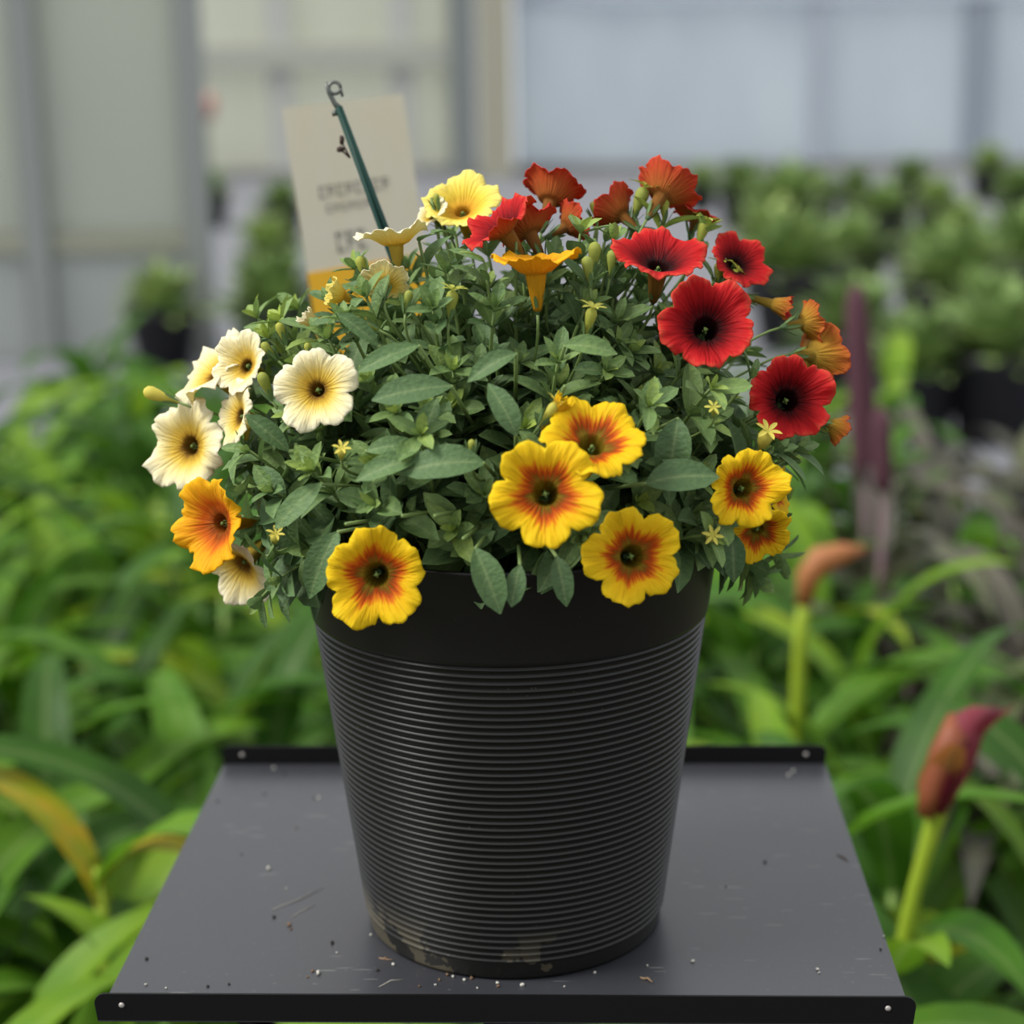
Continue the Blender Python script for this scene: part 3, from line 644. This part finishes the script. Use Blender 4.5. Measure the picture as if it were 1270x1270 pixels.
FL = MB(); ST = MB()
def shoot(tip, dirn, npairs, base=None, big=1.0, tone0=.3):
    """stem from the soil to the tip with decussate leaf pairs and a rosette at the end"""
    az = math.atan2(tip.y - PC.y, tip.x - PC.x); rr = min(.09, .6 * math.hypot(tip.x - PC.x, tip.y - PC.y))
    a = base or Vector((PC.x + rr * math.cos(az), PC.y + rr * math.sin(az), PC.z + h2 - .018))
    ctl = tip - dirn * (tip - a).length * .55
    if ctl.z < PC.z + h2 + .004: ctl.z = PC.z + h2 + .012
    cv = bez(a, ctl, tip, 12); cv = [c - PO for c in cv]
    ST.tube(cv, [.0019 - .001 * i / 12 for i in range(13)], 5)
    side = dirn.orthogonal().normalized(); ph = uni(0, 6.28)
    for k in range(npairs):
        t = .35 + .65 * (k + .5) / npairs if npairs > 1 else 1
        i = t * 12; i0 = min(11, int(i)); p = cv[i0].lerp(cv[i0 + 1], i - i0); tg = (cv[i0 + 1] - cv[i0]).normalized()
        x = (side - tg * side.dot(tg)).normalized(); y = tg.cross(x); q = (k + .5) / npairs
        ln = (.037 - .018 * q ** 1.5) * uni(.75, 1.2) * big
        for s in (0, math.pi):
            an = ph + k * 1.5708 + s + uni(-.3, .3); o = x * math.cos(an) + y * math.sin(an)
            d = (o * uni(.8, 1.1) + tg * (.35 + .7 * q) + Vector((0, 0, .12))).normalized()
            leaf(FL, p, d, (tg + Vector((0, 0, .5))), ln, ln * uni(.42, .56), min(1, max(0, tone0 + .30 * q + uni(-.18, .18))), uni(.1, .8), uni(.2, .6))
            if rnd() < .4 and q > .2:
                leaf(FL, p, (d * .6 + tg + Vector((uni(-.3, .3), uni(-.3, .3), uni(-.3, .3)))), tg, ln * .55, ln * .24, tone0 + .3, uni(0, .5))
    p = cv[-1]; tg = (cv[-1] - cv[-2]).normalized(); x = tg.orthogonal().normalized(); y = tg.cross(x)
    for k in range(7):
        an = ph + k * 2.4; o = x * math.cos(an) + y * math.sin(an); sp_ = 1.1 - .1 * k
        ln = (.020 - .0016 * k) * uni(.8, 1.2)
        leaf(FL, p, o * sp_ + tg * (.5 + .18 * k), tg, ln, ln * uni(.34, .48), min(1, tone0 + .22 + .05 * k + uni(-.1, .1)), uni(-.1, .6))
random.seed(21)
NS = 330
for i in range(NS):
    z = 1 - (i + .5) / NS * 1.30                      # from the top of the mound to below its equator
    z = max(-.30, z); a = i * 2.39996 + uni(-.2, .2); r = math.sqrt(max(0, 1 - z * z))
    d = Vector((r * math.cos(a), r * math.sin(a), z))
    if d.y > .5 and z < .3 and rnd() < .6: continue
    if d.y < -.35 and z < -.02: continue
    s = uni(.70, 1.0) if i % 3 else uni(.5, .8)
    tip = MC + Vector((d.x * MR.x, d.y * MR.y, d.z * MR.z)) * s
    if z < .05: tip.x = MC.x + (tip.x - MC.x) * .94
    if tip.z < PC.z + h2 + .006 and math.hypot(tip.x - PC.x, tip.y - PC.y) < R2 + .02: tip.z = PC.z + h2 + uni(.012, .03)
    dr = (Vector((d.x, d.y, d.z * .8 + .35 + uni(-.2, .2))) + Vector((uni(-.3, .3), uni(-.3, .3), 0))).normalized()
    shoot(tip, dr, 5 if s > .8 else 4, tone0=uni(.12, .40))
# sprays that the photograph shows standing out of the mound
for px, py, k in ((335, 420, .55), (350, 400, .5), (320, 395, .5), (300, 640, .2), (330, 690, .25), (340, 610, .2), (310, 560, .3), (350, 715, .2), (325, 740, .2), (290, 600, .3), (880, 665, .4), (900, 640, .2), (960, 560, .1), (930, 470, .2), (985, 560, .1),
                  (745, 255, .4), (900, 320, .4), (870, 290, .5), (830, 250, .5), (565, 290, .3), (520, 300, .3), (455, 370, .3), (430, 400, .25), (720, 290, .4), (790, 260, .5), (535, 245, .4), (640, 300, .3), (760, 300, .4)):
    p = on_mound(px, py, 1.0); d = (p - MC).normalized()
    shoot(p, (d + Vector((0, 0, .5))).normalized(), 4, tone0=k)
# large single leaves at the front, hanging over the rim
for px, py, dx, dy, ln, wd, tn in ((590, 680, .35, -.75, .038, .020, .35), (575, 668, -1, -.25, .036, .019, .35), (600, 575, -1, .15, .036, .020, .30), (560, 480, -1, -.05, .040, .019, .30), (700, 480, -1, .2, .036, .018, .35),
        (800, 600, 1, .35, .036, .021, .30), (840, 520, -.2, -1, .038, .024, .12), (420, 660, -.5, -.8, .034, .020, .30), (400, 600, -.8, -.6, .036, .014, .40), (500, 640, .3, -.9, .032, .016, .35), (690, 690, .2, -.8, .026, .014, .30),
        (520, 570, -1, -.1, .032, .015, .45), (645, 700, -.2, -.8, .02, .012, .3), (640, 440, -1, -.3, .03, .014, .4), (520, 430, -1, -.3, .032, .013, .45), (700, 430, 1, .1, .026, .014, .5), (640, 540, -.3, .8, .028, .014, .35), (455, 560, 1, .3, .03, .012, .4),
        (905, 660, .1, -1, .026, .014, .15), (870, 600, -.7, .6, .028, .014, .3), (470, 430, -.5, .5, .03, .012, .4), (360, 560, -.6, .6, .03, .013, .3), (430, 650, .2, -.9, .030, .015, .2), (540, 640, -.4, -.9, .03, .015, .2)):
    p = on_mound(px, py, .985) - FW * .006
    leaf(FL, p - PO, cdir(dx, dy, .35), cdir(0, .55, 1), ln * uni(.85, 1.05), wd * uni(.8, 1.05), tn + uni(-.1, .1), uni(.2, 1.1), uni(.15, .6))
    ST.tube([p - PO, p - PO + (MC - p) * .3], .0011, 5)
FL.build('foliage', M_FOL, PL); ST.build('stems', M_STEM, PL)

# ---- buds
def bud(px, py, ln_px, d, tone, s=1.03, star=False, wdt=.19, push=0):
    P = on_mound(px, py, s) + FW * push; depth = (P - CAM).dot(FW); ln = ln_px * depth / F_PX; D = cdir(*d); b = MB()
    prof = [(0, .12), (.12, .16), (.35, .5), (.6, .85), (.8, 1), (.93, .8), (1, .25)]
    b.tube([D * (ln * (t - 1)) for t, r in prof], [ln * wdt * r for t, r in prof], 9, tone)
    x = D.orthogonal().normalized(); y = D.cross(x)
    if star:
        for k in range(6):
            a = k * 1.047; oo = x * math.cos(a) + y * math.sin(a); leaf(b, oo * .0006, oo * uni(.6, 1.1) + D * .5, D, ln * .42, ln * .16, min(1, tone + .1), uni(.2, .9))
    o = b.build('flower_bud', M_BUD, PL, loc=P - PO)
    c = MB()
    for k in range(5):
        a = k * 1.2566 + .4; oo = x * math.cos(a) + y * math.sin(a)
        leaf(c, D * (-ln) + oo * .0012, D * 1.0 + oo * uni(.15, .5), oo, .010, .0022, .45, -.2)
    c.build('calyx', M_FOL, o)
    e0 = P - D * ln; inner = MC + (P - MC) * .5; inner.z = max(inner.z, PC.z + h2 + .005)
    c = MB(); c.tube([q - P for q in bez(e0, e0 - D * .02, inner, 7)], .0008, 6); c.build('pedicel', M_STEM, o)
for a in ((178, 484, 46, (-1, .35, .2), .85), (445, 318, 34, (-.25, .95, .2), .45), (562, 360, 42, (.15, .95, .3), .4, 1.03, True), (735, 382, 40, (.2, .9, .4), .5, 1.03, True), (800, 232, 48, (.35, .9, .2), .3, 1.03, True),
          (824, 236, 42, (.0, 1, .2), .5, 1.04, True), (876, 272, 42, (.3, .95, .2), .45, 1.03, True), (952, 535, 40, (.2, .7, .7), .85, 1.05, True, .25), (884, 664, 30, (.1, .2, 1), .7, 1.05, True, .25), (424, 556, 26, (.1, .6, .8), .8, 1.05, True, .25),
          (342, 662, 26, (.2, .6, .7), .8, 1.05, True, .25), (323, 462, 40, (-.3, .8, .3), .35), (893, 325, 36, (.1, 1, .3), .45, 1.05, True), (915, 335, 36, (.6, .75, .3), .45, 1.05, True), (738, 300, 44, (.05, 1, .3), .35), (727, 318, 40, (-.15, 1, .3), .3),
          (448, 402, 24, (-.9, .3, .3), .4), (690, 500, 36, (.6, .8, .3), .7, 1.02, True), (508, 360, 30, (.2, 1, .2), .3), (380, 425, 26, (-.3, 1, .2), .45), (345, 400, 30, (-.3, 1, .2), .55), (325, 425, 30, (-.7, .8, .2), .4),
          (705, 560, 20, (.5, .6, .6), .4), (760, 310, 36, (.1, 1, .3), .3), (540, 240, 24, (-.2, 1, .2), .4), (735, 250, 26, (-.2, 1, .2), .4), (1040, 535, 30, (.9, -.2, .2), .6), (885, 505, 24, (-.1, .5, .8), .6, 1.03, True), (585, 545, 26, (.0, .9, .4), .4)):
    bud(*a)

# ------------------------------------------------------------------ sign card and green stake
YC = 1.50
tl, tr, br_, bl = at_y(349, 134, YC), at_y(500, 116, YC), at_y(548, 440, YC), at_y(402, 470, YC)
CARD = empty('price_card', (tl + tr + br_ + bl) / 4); CO = Vector(CARD.location)
M_CARD = mat('cream_card', (.42, .40, .30), .6); M_OR = mat('orange_card_panel', (.66, .36, .01), .5); M_INK = mat('grey_ink', (.27, .26, .22), .7)
nz = noise(M_CARD, 5, 2); L(M_CARD, mix(M_CARD, nz.outputs['Fac'], (.50, .46, .32), (.52, .50, .44)), bsdf(M_CARD).inputs['Base Color'])
def quad_slab(pts, th, M, name, parent, off=0):
    b = MB(); n = Vector((0, -1, 0)); P = [p - CO + n * off for p in pts]
    b.add([p + n * th for p in P] + P, [(0, 1, 2, 3)[::-1], (4, 5, 6, 7), (0, 4, 7, 3), (1, 2, 6, 5), (0, 1, 5, 4), (3, 7, 6, 2)]); return b.build(name, M, parent, smooth=False)
def cp(u, v): return tl.lerp(tr, u).lerp(bl.lerp(br_, u), v)
quad_slab([tl, tr, br_, bl], .0012, M_CARD, 'card_face', CARD)
quad_slab([cp(0.0, .60), cp(1, .60), cp(1, 1), cp(0, 1)], .0006, M_OR, 'orange_panel', CARD, .0013)
b = MB()
def bars(u0, u1, v0, v1, n):
    global b
    x_ = u0; wv_ = (u1 - u0) / n
    for k in range(n):
        ua, ub = u0 + k * wv_, u0 + (k + .68) * wv_
        for (a_, c_, e_, f_) in ((ua, ua + wv_ * .2, v0, v1), (ua, ub, v0, v0 + (v1 - v0) * .22), (ua, ub, v0 + (v1 - v0) * (.4 if k % 2 else .78), v0 + (v1 - v0) * (.62 if k % 2 else 1))):
            P = [cp(a_, e_), cp(c_, e_), cp(c_, f_), cp(a_, f_)]; b.add([p - CO + Vector((0, -.0016, 0)) for p in P], [(0, 3, 2, 1)])
bars(.20, .80, .295, .34, 8); bars(.24, .62, .365, .395, 6); bars(.28, .55, .47, .545, 3)
b.build('printed_text', M_INK, CARD, smooth=False)
b = MB(); b.tube([cp(.5, .95) - CO + Vector((0, .003, 0)), Vector((cp(.55, 1).x, YC + .003, 0)) - CO], .004); b.build('card_stake', M_STEM, CARD)
tag(CARD, 'blurred cream plant sign with orange lower panel behind the flowers', 'sign')

M_DG = mat('dark_green_plastic', (.006, .036, .028), .5, .2)
SA, SB = at_y(482, 300, 1.13), at_y(420, 133, 1.15)
SK = empty('plant_stake', Vector((SA.x + .02, 1.10, PC.z + h2 - .03))); SO = Vector(SK.location)
b = MB(); axis = (SB - SA).normalized(); sdv = axis.cross(Vector((0, 1, 0))).normalized()
b.tube([Vector((0, 0, 0)), SA - SO - axis * .02, SA - SO, SB - SO], [.0032, .0034, .0034, .0024], 10); b.build('shaft', M_DG, SK)
b = MB(); b.tube([SA - SO + axis * .0 - sdv * .0 + Vector((0, -.0034, 0)), SB - SO + Vector((0, -.0024, 0))], .0008, 6); b.build('rib', M_DG, SK)
M_CLIP = mat('grey_metal_clip', (.10, .11, .10), .4, .5, .5)
b = MB(); Q = lambda px, py: at_y(px, py, 1.15) - SO
b.tube([Q(422, 136), Q(415, 128), Q(408, 115), Q(404, 102)], [.0024, .0016, .0014, .0008], 8); b.tube([Q(418, 140), Q(412, 141)], .0018, 6)
ring = [Q(415, 109) + RT * (.0036 * math.cos(a)) + UP * (.0036 * math.sin(a)) for a in [k * math.pi / 6 for k in range(13)]]
b.tube(ring, .0011, 6); b.tube([Q(422, 110), Q(425, 120)], [.0012, .0008], 6); b.build('clip', M_CLIP, SK)
b = MB(); b.tube([Q(434, 196), Q(428, 184), Q(424, 177)], [.0008, .0006, .0005], 5); b.blob(tuple(Q(424, 174)), (.0018, .0018, .0028)); b.blob(tuple(Q(422, 185)), (.0026, .0018, .0018)); b.tube([Q(434, 196), Q(422, 185)], .0006, 5)
b.build('dried_bud', mat('dry_brown', (.045, .025, .02), .8), SK)
tag(SK, 'leaning dark green plastic stake with small metal clip, in front of the sign', 'stake')

# ------------------------------------------------------------------ crumbs on the tray
M_PERL = mat('perlite_crumb', (.45, .44, .40), .9); M_CRB = mat('bark_crumb', (.14, .085, .05), .95); M_DK = mat('dark_crumb', (.015, .013, .012), .9)
random.seed(3)
cm = {}
for k, M in (('pale', M_PERL), ('brown', M_CRB), ('dark', M_DK)):
    cm[k] = []
    for q in range(4):
        b = MB(); b.blob((0, 0, .0004), (.0007, .0006, .0005), 6, .35); cm[k].append(b.mesh('crumb', M))
CR = [(333, 1078, 'pale', 2.0), (395, 1208, 'pale', 2.2), (859, 1193, 'pale', 1.8), (1014, 1203, 'pale', 1.6), (395, 991, 'pale', 1.8), (978, 962, 'pale', 1.6), (984, 957, 'pale', 1.5), (648, 1223, 'pale', 1.9), (340, 953, 'pale', 1.5), (1096, 1162, 'pale', 1.2), (1016, 1207, 'pale', 1.0),
      (181, 1222, 'pale', 1.3), (206, 1226, 'pale', 1.1), (460, 1160, 'pale', 1.2), (488, 1197, 'pale', 1.6), (576, 1216, 'pale', 1.5), (562, 1212, 'pale', 1.3), (617, 1220, 'pale', 1.6), (540, 1222, 'pale', 1.1), (592, 1226, 'pale', 1.1), (803, 1198, 'pale', 1.0), (738, 1207, 'pale', 1.2), (418, 1182, 'pale', 1.0), (355, 1102, 'pale', .9), (700, 1224, 'pale', .9),
      (359, 1148, 'brown', 2.2), (562, 1204, 'brown', 2.4), (572, 1207, 'brown', 2.2), (555, 1210, 'brown', 1.8), (585, 1214, 'brown', 1.8), (478, 1190, 'brown', 1.9), (618, 1224, 'brown', 1.6), (388, 1205, 'brown', 1.4), (367, 1027, 'brown', 1.2), (545, 1216, 'brown', 1.5), (361, 1153, 'brown', 1.2), (382, 1212, 'brown', 1.1), (520, 1224, 'brown', 1.2), (628, 1212, 'brown', 1.1),
      (340, 1138, 'dark', 1.6), (412, 1170, 'dark', 1.8), (182, 1190, 'dark', 1.6), (258, 1224, 'dark', 1.5), (284, 1221, 'dark', 1.3), (468, 1204, 'dark', 1.7), (270, 994, 'dark', 1.4), (328, 985, 'dark', 1.3), (353, 960, 'dark', 1.8), (949, 1070, 'dark', 1.6), (390, 990, 'dark', 1.4), (1092, 1178, 'dark', 1.2), (900, 1100, 'dark', 1.0), (300, 1060, 'dark', .9)]
_seen = {}
def _key(c): return (c[2], c[0] < 600, c[1] > 1140)
for px, py, k, s in sorted(CR):
    kk = _key((px, py, k)); _seen[kk] = _seen.get(kk, 0) + 1; place = ORD[_seen[kk] - 1]
    p = on_plane(px, py, TRAY_Z); o = bpy.data.objects.new('crumb', random.choice(cm[k])); COL.objects.link(o)
    o.location = p; o.rotation_euler = (0, 0, uni(0, 6)); o.scale = (s,) * 3
    sd_ = 'left' if px < 600 else 'right'; fr = 'front' if py > 1140 else 'rear'
    tag(o, 'tiny %s crumb, %s from the left of those on the %s %s of the tray' % (k if k != 'dark' else 'black', place, fr, sd_), 'crumb', '%s crumbs on the %s %s of the tray' % (k, fr, sd_))
def fibre(pts, r, label, M):
    P = [on_plane(px, py, TRAY_Z + r) for px, py in pts]; c = P[0]; b = MB(); b.tube([p - c for p in P], [r * .6] + [r] * (len(P) - 2) + [r * .4], 5); o = b.build('dry_fibre', M, None, loc=c); tag(o, label, 'plant debris', 'dry fibres on the tray')
M_FIB = mat('pale_fibre', (.34, .32, .28), .9)
fibre([(338, 1128), (370, 1116), (401, 1101)], .00032, 'long pale fibre lying diagonally on the tray left of the pot', M_FIB)
fibre([(362, 1137), (378, 1128), (392, 1122)], .00025, 'short pale fibre just below the long diagonal one, left of the pot', M_FIB)
fibre([(470, 1224), (485, 1216), (500, 1215)], .00035, 'pale fibre beside the front lip, left of the pot base', M_FIB)
fibre([(1038, 1060), (1046, 1063), (1052, 1068)], .0005, 'dark twig on the right side of the tray', M_CRB)
fibre([(794, 1212), (799, 1214), (803, 1213), (809, 1218)], .0008, 'curled brown twig right of the pot base near front lip', mat('tan_twig', (.25, .17, .10), .9))
fibre([(470, 1188), (480, 1190), (488, 1190)], .0005, 'short tan twig left of the pot base', mat('tan_bark', (.28, .18, .11), .9))
